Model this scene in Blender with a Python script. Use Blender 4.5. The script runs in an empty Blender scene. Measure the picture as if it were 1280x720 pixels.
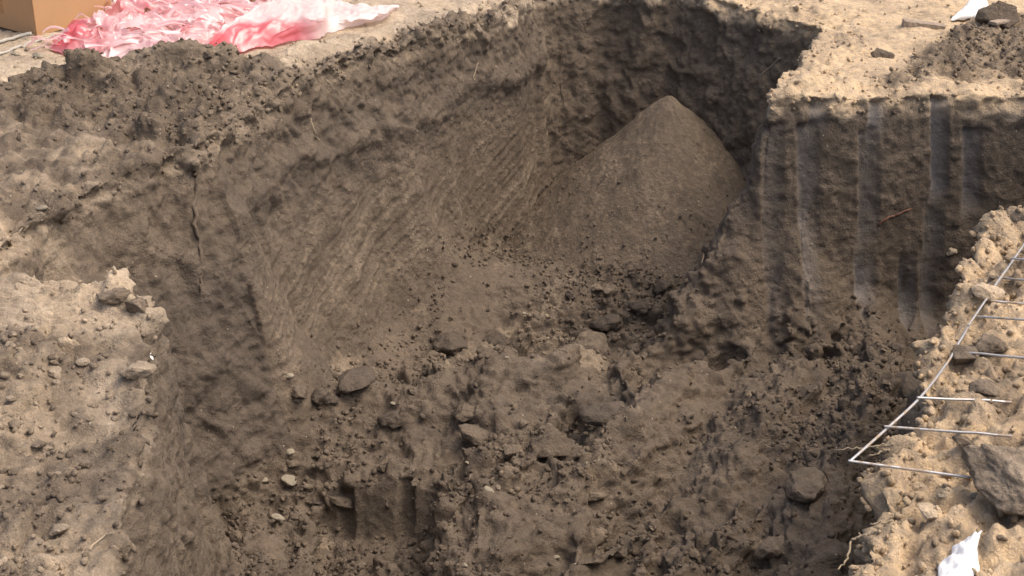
import bpy, bmesh, math, random
import numpy as np
from mathutils import Vector, Matrix, Euler
random.seed(7); RNG = np.random.default_rng(7)
S = bpy.context.scene
C = S.collection
R = math.radians

# ------------------------------------------------------------------ camera
HC, PITCH, FPX = 1.8, R(26), 1970.0
cam = bpy.data.cameras.new('camera'); co = bpy.data.objects.new('camera', cam); C.objects.link(co)
cam.sensor_width = 36; cam.lens = 36 * FPX / 1280
cam.clip_start = 0.05; cam.clip_end = 3000
co.location = (0, 0, HC); co.rotation_euler = (R(90) - PITCH, 0, 0)
S.camera = co

def ray(u, v):
    a = (u - 640) / FPX; b = (360 - v) / FPX
    return Vector((a, math.cos(PITCH) + b * math.sin(PITCH), -math.sin(PITCH) + b * math.cos(PITCH))).normalized()
def at(u, v, z=0.0):
    d = ray(u, v); t = (z - HC) / d.z
    return (d.x * t, d.y * t)

# ------------------------------------------------------------------ noise
def _hash(ix, iy, iz, seed):
    h = (ix.astype(np.uint32) * np.uint32(374761393) + iy.astype(np.uint32) * np.uint32(668265263)
         + iz.astype(np.uint32) * np.uint32(2147483647) + np.uint32((seed * 974634777 + 12345) & 0xffffffff))
    h = (h ^ (h >> np.uint32(13))) * np.uint32(1274126177)
    h = (h ^ (h >> np.uint32(16))) * np.uint32(2246822519)
    return h ^ (h >> np.uint32(15))
_G = RNG.normal(size=(256, 3)); _G /= np.linalg.norm(_G, axis=1)[:, None]; _G = _G.astype(np.float32)
def perlin(P, seed=0):
    P = np.asarray(P, np.float32)
    i = np.floor(P).astype(np.int64); f = (P - i).astype(np.float32); w = f * f * f * (f * (f * 6 - 15) + 10)
    out = np.zeros(len(P), np.float32)
    for dx in (0, 1):
        for dy in (0, 1):
            for dz in (0, 1):
                g = _G[_hash(i[:, 0] + dx, i[:, 1] + dy, i[:, 2] + dz, seed) & np.uint32(255)]
                dot = g[:, 0] * (f[:, 0] - dx) + g[:, 1] * (f[:, 1] - dy) + g[:, 2] * (f[:, 2] - dz)
                out += dot * (w[:, 0] if dx else 1 - w[:, 0]) * (w[:, 1] if dy else 1 - w[:, 1]) * (w[:, 2] if dz else 1 - w[:, 2])
    return out * 1.5
def fbm(P, sc, octv=4, seed=0, gain=.5, lac=2.1):
    o = 0; a = 1; s = 1 / sc
    for k in range(octv):
        o = o + a * perlin(P * np.float32(s) + np.float32(k * 7.31), seed + k); a *= gain; s *= lac
    return o
def billow(P, sc, octv=4, seed=0, gain=.5, lac=2.1):
    o = 0; a = 1; s = 1 / sc
    for k in range(octv):
        o = o + a * (np.abs(perlin(P * np.float32(s) + np.float32(k * 5.7), seed + k)) * 2 - .6); a *= gain; s *= lac
    return o
def worley(P, sc, seed=0):
    """returns F1, F2 and the id hash of the nearest cell (3D)"""
    Q = np.asarray(P, np.float32) / np.float32(sc)
    i = np.floor(Q).astype(np.int64); f1 = np.full(len(Q), 9, np.float32); f2 = f1.copy(); idh = np.zeros(len(Q), np.float32)
    for dx in (-1, 0, 1):
        for dy in (-1, 0, 1):
            for dz in (-1, 0, 1):
                c = i + np.array([dx, dy, dz])
                h = _hash(c[:, 0], c[:, 1], c[:, 2], seed)
                px = c[:, 0] + (h & np.uint32(1023)) / 1023.; py = c[:, 1] + ((h >> np.uint32(10)) & np.uint32(1023)) / 1023.
                pz = c[:, 2] + ((h >> np.uint32(20)) & np.uint32(1023)) / 1023.
                d = np.sqrt((px - Q[:, 0])**2 + (py - Q[:, 1])**2 + (pz - Q[:, 2])**2).astype(np.float32)
                n = d < f1
                f2 = np.where(n, f1, np.minimum(f2, d)); f1 = np.where(n, d, f1)
                idh = np.where(n, ((h >> np.uint32(5)) & np.uint32(255)) / 255., idh)
    return f1, f2, idh
def sst(a, b, x):
    t = np.clip((x - a) / (b - a), 0, 1); return t * t * (3 - 2 * t)
def xy3(x, y, z=0): return np.stack([x, y, np.full_like(x, z)], 1).astype(np.float32)

# ------------------------------------------------------------------ plan of the pit
LW = [(0.10, 6.52), (0.02, 6.27), (-0.25, 5.93), (-0.61, 5.50), (-0.85, 5.10), (-0.98, 4.78)]
BY = [(-0.98, 4.78), (-1.10, 4.66), (-1.25, 4.42), (-1.38, 4.15), (-1.43, 3.9)]
NF = [(-1.43, 3.9), (-1.37, 3.80), (-1.05, 3.73), (-0.93, 3.6)]
NL = [(-0.93, 3.6), (-0.86, 3.25), (-0.83, 2.9), (-0.80, 2.5), (-0.70, 2.05)]
NN = [(-0.70, 2.05), (-0.2, 1.85), (0.35, 1.95)]
NR = [(0.35, 1.95), (0.67, 2.5), (0.83, 2.9), (1.04, 3.42), (1.27, 3.94), (1.49, 4.18), (1.9, 4.42), (2.15, 4.62)]
RG = [(2.15, 4.62), (2.25, 4.95), (2.15, 5.26)]
FW = [(2.15, 5.26), (1.79, 5.25), (1.52, 5.27), (1.2, 5.22), (0.90, 5.20)]
SW = [(0.90, 5.20), (0.93, 5.32), (1.02, 5.52), (1.19, 5.93), (1.22, 6.10)]
KW = [(1.22, 6.10), (1.15, 6.16), (0.95, 6.38), (0.72, 6.60), (0.40, 6.68), (0.18, 6.62), (0.10, 6.52)]
LINES = dict(LW=LW, BY=BY, NF=NF, NL=NL, NN=NN, NR=NR, RG=RG, FW=FW, SW=SW, KW=KW)
POLY = []
for k in ('LW', 'BY', 'NF', 'NL', 'NN', 'NR', 'RG', 'FW', 'SW', 'KW'): POLY += LINES[k][:-1]
PROF = dict(LW=[(0, 0), (.025, .22), (.05, .38), (.10, .64), (.15, .85), (.22, 1)],
            BY=[(0, 0), (.05, .16), (.16, .48), (.26, .8), (.36, 1)],
            NF=[(0, 0), (.06, .4), (.2, 1)], NL=[(0, 0), (.05, .3), (.09, .7), (.16, 1)], NN=[(0, 0), (.05, .3), (.15, 1)],
            NR=[(0, 0), (.025, .3), (.06, .8), (.14, 1)], RG=[(0, 0), (.05, .4), (.2, 1)],
            FW=[(0, 0), (.015, .1), (.05, .78), (.075, .86), (.2, .95), (.34, 1)],
            SW=[(0, 0), (.03, .3), (.07, .8), (.2, 1)],
            KW=[(0, 0), (.04, .3), (.12, 1)])
def dist_line(x, y, L, prm=False):
    d = np.full(len(x), 1e9); s = np.zeros(len(x)); acc = 0
    for (ax, ay), (bx, by) in zip(L[:-1], L[1:]):
        l = math.hypot(bx - ax, by - ay); tx, ty = (bx - ax) / l, (by - ay) / l
        t = np.clip((x - ax) * tx + (y - ay) * ty, 0, l)
        dd = np.hypot(x - ax - t * tx, y - ay - t * ty); m = dd < d
        d = np.where(m, dd, d); s = np.where(m, acc + t, s); acc += l
    return (d, s) if prm else d
def inside(x, y, P):
    r = np.zeros(len(x), bool); n = len(P)
    for k in range(n):
        (ax, ay), (bx, by) = P[k], P[(k + 1) % n]
        if ay == by: continue
        c = ((ay > y) != (by > y)) & (x < (bx - ax) * (y - ay) / (by - ay) + ax); r ^= c
    return r
def sd_poly(x, y, P):
    d = dist_line(x, y, list(P) + [P[0]]); return np.where(inside(x, y, P), d, -d)

def gauss(x, y, cx, cy, rx, ry, rot=0):
    c, s = math.cos(rot), math.sin(rot); X = (x - cx) * c + (y - cy) * s; Y = -(x - cx) * s + (y - cy) * c
    return np.exp(-(X / rx)**2 - (Y / ry)**2)
def ridge(x, y, pts, slope):
    """height of a ridge: top follows pts (x,y,z), sides fall at slope"""
    o = np.full(len(x), -9.)
    for (ax, ay, az), (bx, by, bz) in zip(pts[:-1], pts[1:]):
        l2 = (bx - ax)**2 + (by - ay)**2
        t = np.clip(((x - ax) * (bx - ax) + (y - ay) * (by - ay)) / l2, 0, 1)
        dd = np.hypot(x - ax - t * (bx - ax), y - ay - t * (by - ay))
        o = np.maximum(o, az + t * (bz - az) - (np.sqrt(dd * dd + .0016) - .04) * slope)
    return o
def floor_z(x, y):
    P = xy3(x, y)
    z = np.full(len(x), -1.04)
    z += .12 * sst(5.2, 5.7, y) * sst(-.9, -.2, x) * (1 - sst(5.7, 6.3, y) * sst(.5, .0, x))
    # ridges the bucket dragged towards the camera
    Q = np.stack([(x * .86 - y * .5) * 4.6, (x * .5 + y * .86) * 1.5, x * 0], 1); Q[:, 0] += .5 * perlin(P / np.float32(.3), 13)
    z += (.155 * (np.clip(1 - 2.2 * np.abs(perlin(Q, 14)), -.4, 1)) + .03) * sst(-.6, .0, x) * sst(5.3, 4.9, y)
    z += .12 * sst(-.35, -1.0, x) * sst(4.2, 4.8, y)                       # higher along the left wall
    z += .05 * perlin(P / np.float32(.55), 11) + .035 * perlin(P / np.float32(.27), 12)
    z += .10 * gauss(x, y, .05, 4.75, .35, .16, R(25))                     # low swells of churned soil
    z += .09 * gauss(x, y, -.55, 4.75, .25, .15, R(-10))
    z += .07 * sst(.42, .10, dist_line(x, y, LW)) * sst(4.5, 4.9, y) * sst(6.0, 5.6, y)        # soil slid down the left wall
    z -= .08 * gauss(x, y, .15, 5.25, .25, .18)
    z -= .10 * gauss(x, y, -.75, 4.35, .16, .2)
    z = np.maximum(z, ridge(x, y, [(.94, 5.28, -.30), (.80, 5.20, -.48), (.68, 5.10, -.64), (.55, 5.0, -.80), (.36, 4.92, -.93)], 2.1) + .07 * perlin(P / np.float32(.14), 15) + .03 * perlin(P / np.float32(.06), 16))
    z = np.maximum(z, ridge(x, y, [(.62, 4.78, -.84), (.42, 4.45, -.80), (.18, 4.12, -.85), (.02, 3.86, -.91), (-.1, 3.5, -.98)], .78))
    z = np.maximum(z, ridge(x, y, [(.98, 4.72, -.78), (.80, 4.30, -.77), (.62, 4.0, -.86), (.5, 3.6, -.98)], .75))
    z = np.maximum(z, ridge(x, y, [(1.28, 5.12, -.86), (1.3, 4.85, -.80), (1.16, 4.45, -.72), (.98, 3.95, -.72), (.8, 3.5, -.8)], .85))
    z = np.maximum(z, ridge(x, y, [(.30, 5.02, -.92), (.02, 4.72, -.88), (-.2, 4.45, -.93), (-.33, 4.33, -.97)], .5))
    # cut by the bucket: a step facing the camera
    st = sst(-.66, -.60, x) * sst(-.22, -.30, x)
    z -= .17 * st * sst(4.36, 4.25, y + .35 * (x + .45))
    z -= .05 * sst(4.2, 3.9, y) * sst(-.9, -.6, x) * sst(.1, -.25, x) * (1 - st)
    # hole at the foot of the near bank
    z -= .25 * gauss(x, y, -.98, 4.12, .07, .12)
    return z
SPOIL_L = [at(*p) for p in [(-260, 150), (-80, 118), (0, 112), (105, 92), (175, 70), (240, 74), (300, 74), (362, 86), (430, 70), (500, 46), (560, 26), (635, 4)]] \
    + [(0.1, 6.45), (-.2, 5.85), (-.5, 5.4), (-.75, 5.0), (-.95, 4.72), (-1.12, 4.78), (-1.35, 4.92), (-1.7, 5.02), (-2.3, 5.1)]
SPOIL_R = [at(*p) for p in [(1085, 108), (1120, 88), (1150, 62), (1180, 44), (1215, 28), (1262, 18), (1340, 22), (1420, 40), (1400, 98), (1280, 100), (1180, 99)]]
def ground_z(x, y):
    P = xy3(x, y)
    z = .018 * perlin(P / np.float32(.8), 21) + .012 * perlin(P / np.float32(.3), 22)
    # near left bank: falls towards the camera and has a cloddy shoulder
    nl = sst(-.55, -.85, x) * sst(3.95, 3.8, y)
    z += nl * (-.10 * sst(3.3, 2.5, y) + .05 * gauss(x, y, -1.0, 3.62, .14, .12) + .035 * gauss(x, y, -1.25, 3.3, .3, .2) - .05 * gauss(x, y, -.95, 3.12, .13, .25))
    # near right bank: climbs away from the pit
    nr = sst(.3, .6, x) * sst(4.7, 4.3, y)
    d = dist_line(x, y, NR)
    z += nr * (.10 * sst(.0, .5, d) + .03 * gauss(x, y, 1.45, 3.9, .2, .25))
    # dark spoil thrown beside the cut
    s = sd_poly(x, y, SPOIL_L) + .05 * perlin(P / np.float32(.16), 23)
    z += sst(-.02, .12, s) * (.04 + .055 * perlin(P / np.float32(.26), 24))
    z += .05 * gauss(x, y, -1.35, 5.45, .28, .1, R(15)) + .05 * gauss(x, y, -.75, 5.68, .22, .08, R(50))
    s = sd_poly(x, y, SPOIL_R) + .05 * perlin(P / np.float32(.16), 25)
    z += sst(-.02, .12, s) * (.03 + .03 * perlin(P / np.float32(.2), 26))
    z += .03 * gauss(x, y, .98, 5.3, .1, .12)
    return z
def height(x, y):
    P = xy3(x, y)
    ins = inside(x, y, POLY)
    wob = .045 * perlin(P / np.float32(.22), 31) + .02 * perlin(P / np.float32(.07), 32)
    fz = floor_z(x, y); gz = ground_z(x, y)
    depth_t = np.ones(len(x))
    for k, L in LINES.items():
        d = dist_line(x, y, L)
        wk = .45 if k == 'FW' else 1.
        dd = np.where(ins, d, 0) + wob * wk * sst(0, .05, d) * .8
        if k == 'LW': dd = dd * (1 + 2.6 * sst(5.6, 6.1, y))             # plumb towards the far corner
        xs, ys = zip(*PROF[k])
        depth_t = np.minimum(depth_t, np.interp(dd, xs, ys))
    depth_t = np.where(ins, depth_t, 0)
    return gz * (1 - depth_t) + fz * depth_t

# ------------------------------------------------------------------ mesh helpers
def np_mesh(name, V, F4, attrs=None, mats=(), smooth=True):
    me = bpy.data.meshes.new(name); V = np.asarray(V, np.float32); F4 = np.asarray(F4, np.int32); k = F4.shape[1]
    me.vertices.add(len(V)); me.vertices.foreach_set('co', V.ravel())
    me.loops.add(F4.size); me.loops.foreach_set('vertex_index', F4.ravel())
    me.polygons.add(len(F4)); me.polygons.foreach_set('loop_start', np.arange(0, F4.size, k, dtype=np.int32))
    me.update(calc_edges=True)
    me.polygons.foreach_set('use_smooth', np.full(len(F4), smooth))
    for a, v in (attrs or {}).items():
        at_ = me.attributes.new(a, 'FLOAT', 'POINT'); at_.data.foreach_set('value', np.asarray(v, np.float32))
    for m in mats: me.materials.append(m)
    return me
def link(name, me, parent=None, **props):
    o = bpy.data.objects.new(name, me); C.objects.link(o)
    if parent is not None: o.parent = parent
    for k, v in props.items():
        if v: o[k] = v
    return o
def thing(name, label, category, loc=(0, 0, 0), rot=(0, 0, 0), group=None):
    o = bpy.data.objects.new(name, None); C.objects.link(o); o.location = loc; o.rotation_euler = rot
    o['label'] = label; o['category'] = category
    if group: o['group'] = group
    o.empty_display_size = .05
    return o
def grid_faces(nx, ny):
    i = np.arange(nx - 1)[:, None] * ny + np.arange(ny - 1)[None, :]
    i = i.ravel(); return np.stack([i, i + ny, i + ny + 1, i + 1], 1)

# ------------------------------------------------------------------ materials
def nt(name):
    m = bpy.data.materials.new(name); m.use_nodes = True; t = m.node_tree
    b = t.nodes['Principled BSDF']; return m, t, b
def N(t, typ, **kw):
    n = t.nodes.new(typ)
    for k, v in kw.items():
        if k in n.inputs.keys() if isinstance(k, str) else False: n.inputs[k].default_value = v
        else: setattr(n, k, v)
    return n
def noise_node(t, vec, scale, detail=4, rough=.6):
    n = t.nodes.new('ShaderNodeTexNoise'); n.inputs['Scale'].default_value = scale; n.inputs['Detail'].default_value = detail
    n.inputs['Roughness'].default_value = rough; t.links.new(vec, n.inputs['Vector']); return n.outputs['Fac']
def mixc(t, fac, a, b, blend='MIX'):
    n = t.nodes.new('ShaderNodeMix'); n.data_type = 'RGBA'; n.blend_type = blend
    for sock, v in ((n.inputs[0], fac), (n.inputs[6], a), (n.inputs[7], b)):
        if isinstance(v, (int, float)): sock.default_value = v
        elif isinstance(v, tuple): sock.default_value = (*v, 1)
        else: t.links.new(v, sock)
    return n.outputs[2]
def mrange(t, v, a, b, c=0., d=1.):
    n = t.nodes.new('ShaderNodeMapRange'); t.links.new(v, n.inputs[0])
    for k, q in enumerate((a, b, c, d)): n.inputs[k + 1].default_value = q
    return n.outputs[0]
def math_(t, op, a, b):
    n = t.nodes.new('ShaderNodeMath'); n.operation = op
    for k, v in enumerate((a, b)):
        if isinstance(v, (int, float)): n.inputs[k].default_value = v
        else: t.links.new(v, n.inputs[k])
    return n.outputs[0]
def attr(t, name):
    n = t.nodes.new('ShaderNodeAttribute'); n.attribute_name = name; return n.outputs['Fac']

DARK_A, DARK_B = (.102, .079, .056), (.178, .138, .098)
SAND_A, SAND_B = (.345, .272, .188), (.53, .43, .31)
ORNG = (.60, .435, .255)
def soil_material(name, use_attr=True, sand=0., damp_shade=0., warm=0., objspace=False):
    m, t, b = nt(name)
    if use_attr: vec = t.nodes.new('ShaderNodeTexCoord').outputs['Object']
    else: vec = t.nodes.new('ShaderNodeNewGeometry').outputs['Position']      # same grain on lumps of every size
    if use_attr:
        sa, sm, wa, da = attr(t, 'sand'), attr(t, 'smear'), attr(t, 'warm'), attr(t, 'damp_shade')
    else:
        def val(v):
            n = t.nodes.new('ShaderNodeValue'); n.outputs[0].default_value = v; return n.outputs[0]
        sa, sm, wa, da = val(sand), val(0), val(warm), val(damp_shade)
    n1 = noise_node(t, vec, 6, 6, .65); n2 = noise_node(t, vec, 38, 5, .7); n3 = noise_node(t, vec, 210, 3, .7)
    f = mrange(t, math_(t, 'ADD', math_(t, 'MULTIPLY', n1, .9), math_(t, 'MULTIPLY', n2, .6)), .55, .98)
    dark = mixc(t, f, DARK_A, DARK_B)
    dark = mixc(t, mrange(t, n2, .5, .75, 0, .4), dark, (.20, .142, .092))
    sandc = mixc(t, f, SAND_A, SAND_B)
    sandc = mixc(t, math_(t, 'MULTIPLY', wa, mrange(t, n2, .3, .65)), sandc, ORNG)
    sfac = mrange(t, math_(t, 'ADD', sa, math_(t, 'MULTIPLY', math_(t, 'SUBTRACT', n2, .5), .5)), .12, .88)
    col = mixc(t, sfac, dark, sandc)
    col = mixc(t, math_(t, 'MULTIPLY', da, .8), col, (.078, .064, .052))  # darkens wet soil and the end wall's painted shade
    col = mixc(t, math_(t, 'MULTIPLY', sm, .6), col, (.225, .22, .217))
    sp = mrange(t, n3, .3, .72, .8, 1.2)
    col = mixc(t, .8, col, sp, 'MULTIPLY')
    # pale grit: scattered little specks of sand and shell
    vo = t.nodes.new('ShaderNodeTexVoronoi'); vo.inputs['Scale'].default_value = 55; t.links.new(vec, vo.inputs['Vector'])
    sep = t.nodes.new('ShaderNodeSeparateColor'); t.links.new(vo.outputs['Color'], sep.inputs[0])
    grit = math_(t, 'MULTIPLY', math_(t, 'GREATER_THAN', sep.outputs[0], .965), math_(t, 'LESS_THAN', vo.outputs['Distance'], .16))
    col = mixc(t, math_(t, 'MULTIPLY', grit, .7), col, (.42, .36, .27))
    t.links.new(col, b.inputs['Base Color'])
    t.links.new(mrange(t, sm, 0, 1, .95, .38), b.inputs['Roughness'])
    b.inputs['Specular IOR Level'].default_value = .25
    h = math_(t, 'ADD', math_(t, 'MULTIPLY', noise_node(t, vec, 60, 6, .72), .018), math_(t, 'MULTIPLY', n3, .009))
    for sc_, am in ((48, .016), (115, .008)):
        vg = t.nodes.new('ShaderNodeTexVoronoi'); vg.inputs['Scale'].default_value = sc_; t.links.new(vec, vg.inputs['Vector'])
        sg = t.nodes.new('ShaderNodeSeparateColor'); t.links.new(vg.outputs['Color'], sg.inputs[0])
        g_ = math_(t, 'MULTIPLY', mrange(t, vg.outputs['Distance'], .1, .6, 1, 0), mrange(t, sg.outputs[1], .35, 1))
        h = math_(t, 'ADD', h, math_(t, 'MULTIPLY', math_(t, 'MULTIPLY', g_, am), mrange(t, n1, .4, .62, .25, 1)))
    h = math_(t, 'MULTIPLY', h, mrange(t, sm, 0, 1, 1, .2))
    bp = t.nodes.new('ShaderNodeBump'); bp.inputs['Strength'].default_value = .8; bp.inputs['Distance'].default_value = .7
    t.links.new(h, bp.inputs['Height']); t.links.new(bp.outputs[0], b.inputs['Normal'])
    return m
M_SOIL = soil_material('soil')
M_CLOD = {'dark': soil_material('clod_dark_soil', False, 0, .12), 'brown': soil_material('clod_brown_soil', False, .2, 0),
          'slate': soil_material('clod_damp_soil', False, 0, .65), 'sand': soil_material('clod_dry_sand', False, .95, 0, .4), 'drygrey': soil_material('clod_dry_grey_soil', False, .5, 0)}
def plain(name, col, rough=.6, metal=0., var=.25, scale=30, bump=0.):
    m, t, b = nt(name); tc = t.nodes.new('ShaderNodeTexCoord')
    n = noise_node(t, tc.outputs['Object'], scale, 5, .65)
    c2 = tuple(min(1, c * (1 - var)) for c in col)
    t.links.new(mixc(t, mrange(t, n, .3, .7), c2, tuple(col)), b.inputs['Base Color'])
    b.inputs['Roughness'].default_value = rough; b.inputs['Metallic'].default_value = metal
    if bump:
        bp = t.nodes.new('ShaderNodeBump'); bp.inputs['Distance'].default_value = bump; bp.inputs['Strength'].default_value = .7
        t.links.new(n, bp.inputs['Height']); t.links.new(bp.outputs[0], b.inputs['Normal'])
    return m
M_STONE = plain('pale_stone', (.35, .30, .215), .85, 0, .35, 60, .004)
M_WHITE = plain('white_scrap', (.82, .81, .78), .6, 0, .12, 40, .002)
M_ROOT = plain('root_bark', (.14, .105, .07), .9, 0, .4, 60, .002)
M_REDROOT = plain('reddish_root', (.16, .075, .045), .8, 0, .4, 60, .002)
M_PALEROOT = plain('pale_root', (.36, .28, .18), .85, 0, .3, 60, .001)
M_WIRE = plain('galvanised_wire', (.48, .47, .45), .45, .75, .2, 90, .0006)
def _mud(m):
    t = m.node_tree; b = t.nodes['Principled BSDF']; src = b.inputs['Base Color'].links[0].from_socket
    tc = t.nodes.new('ShaderNodeTexCoord'); f = mrange(t, noise_node(t, tc.outputs['Object'], 22, 5, .7), .5, .6)
    t.links.new(mixc(t, f, src, (.30, .23, .16)), b.inputs['Base Color']); t.links.new(mrange(t, f, 0, 1, .7, 0), b.inputs['Metallic']); t.links.new(mrange(t, f, 0, 1, .45, .9), b.inputs['Roughness'])
_mud(M_WIRE)
M_WOOD = plain('weathered_wood', (.32, .25, .18), .85, 0, .4, 50, .003)
M_CORD = plain('pale_cord', (.42, .40, .34), .8, 0, .25, 200, .001)
M_CARD = plain('cardboard', (.44, .26, .125), .8, 0, .1, 9, .0008)
M_CARDEDGE = plain('cardboard_edge', (.55, .40, .24), .85, 0, .15, 80)
M_TAPE = plain('packing_tape', (.36, .19, .075), .35, 0, .1, 12)
def film_material(name, tint_a, tint_b, transp=.18):
    m, t, b = nt(name); t.nodes.remove(b); out = t.nodes['Material Output']
    tc = t.nodes.new('ShaderNodeTexCoord'); n = noise_node(t, tc.outputs['Object'], 5, 4, .6)
    red = attr(t, 'red')
    col = mixc(t, mrange(t, math_(t, 'ADD', red, math_(t, 'MULTIPLY', math_(t, 'SUBTRACT', n, .5), .8)), .15, .85), tint_a, tint_b)
    d = t.nodes.new('ShaderNodeBsdfDiffuse'); tr = t.nodes.new('ShaderNodeBsdfTranslucent'); gl = t.nodes.new('ShaderNodeBsdfGlossy'); tp = t.nodes.new('ShaderNodeBsdfTransparent')
    for q in (d, tr, tp): t.links.new(col, q.inputs['Color'])
    gl.inputs['Roughness'].default_value = .28; gl.inputs['Color'].default_value = (1, 1, 1, 1)
    def mx(f, a, c):
        q = t.nodes.new('ShaderNodeMixShader'); q.inputs[0].default_value = f; t.links.new(a, q.inputs[1]); t.links.new(c, q.inputs[2]); return q.outputs[0]
    s = mx(.45, d.outputs[0], tr.outputs[0]); s = mx(.07, s, gl.outputs[0]); s = mx(transp, s, tp.outputs[0])
    t.links.new(s, out.inputs['Surface']); return m
M_FILM = film_material('pink_film', (.88, .64, .63), (.78, .17, .20))
M_FILM_PALE = film_material('pale_pink_film', (.88, .76, .73), (.78, .17, .19), .10)

# ------------------------------------------------------------------ terrain: macro shape -> voxel remesh -> detail
X0, X1, Y0, Y1 = -2.5, 2.5, 1.7, 7.3
gx = np.arange(X0, X1 + 1e-6, .0125); gy = np.arange(Y0, Y1 + 1e-6, .0125)
nx, ny = len(gx), len(gy)
GX, GY = np.meshgrid(gx, gy, indexing='ij')
H = height(GX.ravel(), GY.ravel())
V = np.stack([GX.ravel(), GY.ravel(), H], 1)
B = np.array([[X0, Y0, -1.9], [X0, Y1, -1.9], [X1, Y1, -1.9], [X1, Y0, -1.9]])
me = bpy.data.meshes.new('macro')
idx = np.arange(nx * ny).reshape(nx, ny); nb = nx * ny
faces = grid_faces(nx, ny).tolist()
e1 = idx[:, 0].tolist(); e2 = idx[-1, :].tolist(); e3 = idx[::-1, -1].tolist(); e4 = idx[0, ::-1].tolist()
faces += [[nb, nb + 3] + e1[::-1], [nb + 3, nb + 2] + e2[::-1], [nb + 2, nb + 1] + e3[::-1], [nb + 1, nb] + e4[::-1], [nb, nb + 1, nb + 2, nb + 3]]
me.from_pydata(np.vstack([V, B]).tolist(), [], faces); me.update()
mo = bpy.data.objects.new('macro', me); C.objects.link(mo)
rm = mo.modifiers.new('r', 'REMESH'); rm.mode = 'VOXEL'; rm.voxel_size = .0088; rm.use_smooth_shade = True
sm = mo.modifiers.new('s', 'SMOOTH'); sm.factor = .5; sm.iterations = 3
dg = bpy.context.evaluated_depsgraph_get()
ev = mo.evaluated_get(dg); em = ev.to_mesh()
nv = len(em.vertices); V = np.empty(nv * 3, np.float32); em.vertices.foreach_get('co', V); V = V.reshape(-1, 3)
NR_ = np.empty(nv * 3, np.float32); em.vertex_normals.foreach_get('vector', NR_); NR_ = NR_.reshape(-1, 3)
npoly = len(em.polygons); li = np.empty(npoly * 4, np.int32); em.loops.foreach_get('vertex_index', li); F = li.reshape(-1, 4)
ev.to_mesh_clear(); bpy.data.objects.remove(mo)
keepv = (V[:, 2] > -1.75) & (V[:, 0] > X0 + .02) & (V[:, 0] < X1 - .02) & (V[:, 1] > Y0 + .02) & (V[:, 1] < Y1 - .02)
F = F[keepv[F].all(1)]
used = np.unique(F); mp = np.full(nv, -1); mp[used] = np.arange(len(used)); V = V[used]; NR_ = NR_[used]; F = mp[F]
x, y, z = V[:, 0].astype(float), V[:, 1].astype(float), V[:, 2].astype(float)
P = V
# region masks
ins = inside(x, y, POLY)
dist = {k: dist_line(x, y, L) for k, L in LINES.items()}
allD = np.min(np.stack(list(dist.values())), 0); near = np.array(list(LINES))[np.argmin(np.stack(list(dist.values())), 0)]
nm0 = lambda k: near == k
steep = sst(.80, .45, NR_[:, 2])
fz = floor_z(x, y); gz = ground_z(x, y)
wallm = np.where(ins, sst(.02, .17, z - fz) * sst(-.02, -.06, z - gz), 0.)
wallm = np.maximum(wallm, steep * ins * sst(.02, .08, z - fz) * np.where(nm0('LW'), sst(.02, .17, z - fz), 1))
topm = np.where(ins, sst(-.10, -.02, z - gz), 1.)
floorm = np.clip(1 - wallm - topm, 0, 1)
def nm(*ks): return np.isin(near, ks)
# ---- detail displacement along the normal
spL = sst(-.04, .08, sd_poly(x, y, SPOIL_L) + .06 * perlin(P / np.float32(.12), 41)) * topm
spR = sst(-.04, .08, sd_poly(x, y, SPOIL_R) + .06 * perlin(P / np.float32(.12), 42)) * topm
spoil = np.maximum(spL, spR)
F1, F2, ID = worley(P + .030 * np.stack([perlin(P / np.float32(.07), s) for s in (51, 52, 53)], 1) + .010 * np.stack([perlin(P / np.float32(.025), s) for s in (46, 47, 48)], 1), .085, 5)
clod = np.sqrt(sst(0, .5, F2 - F1)) * np.clip(ID * 1.8 - .5, 0, 1.2)
F1b, F2b, IDb = worley(P + .014 * np.stack([perlin(P / np.float32(.03), s) for s in (54, 55, 56)], 1), .038, 6)
clodb = np.sqrt(sst(0, .5, F2b - F1b)) * np.clip(IDb * 2 - .8, 0, 1.2)
F1c, F2c, IDc = worley(P * np.array([1, 1, .7], np.float32) + .05 * np.stack([perlin(P / np.float32(.15), s) for s in (57, 58, 59)], 1), .22, 8)
facet = (IDc - .5) * sst(.0, .16, F2c - F1c)
plates = (ID - .5) * sst(.0, .2, F2 - F1)
big = fbm(P, .16, 3, 61); fine = fbm(P, .035, 3, 62, .6); bil = billow(P, .12, 4, 63)
churn = sst(-.25, .35, perlin(P / np.float32(.45), 64))
disp = np.zeros(len(V))
# floor
rub = sst(.05, .45, perlin(P / np.float32(.3), 68))
calm = 1 - .8 * sst(.50, .26, dist['LW']) * (y > 4.4)
disp += floorm * calm * (.024 * fbm(P, .24, 3, 69) + (.010 + .020 * churn) * bil + (.012 + .026 * rub) * (.35 + churn) * (clod - .3) + (.009 + .012 * rub) * (clodb - .3) + .009 * fine + .026 * plates + .035 * facet * sst(-.1, .3, perlin(P / np.float32(.4), 70)))
# ground
nearbank = sst(4.4, 4.0, y) * topm
lump = sst(.0, .4, perlin(P / np.float32(.35), 65))
NLtop = topm * sst(-.5, -.7, x) * sst(3.95, 3.85, y)
NRtop = topm * sst(.4, .6, x) * sst(4.6, 4.4, y)
rimlump = topm * sst(.30, .02, allD)
disp += topm * (1 - .6 * sst(-.5, -.7, x) * sst(3.95, 3.85, y)) * (.010 * big + .004 * fine + .006 * plates * rub + .005 * bil)
disp += spoil * (.022 * bil + .018 * big + .020 * (clod - .3) * rub + .006 * (clodb - .3) * rub + .014 * plates + .005 * fine)
disp += rimlump * (.014 * bil + .010 * big + .006 * rub * (clodb - .3) + .008 * plates) * (1 - spoil)
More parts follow.
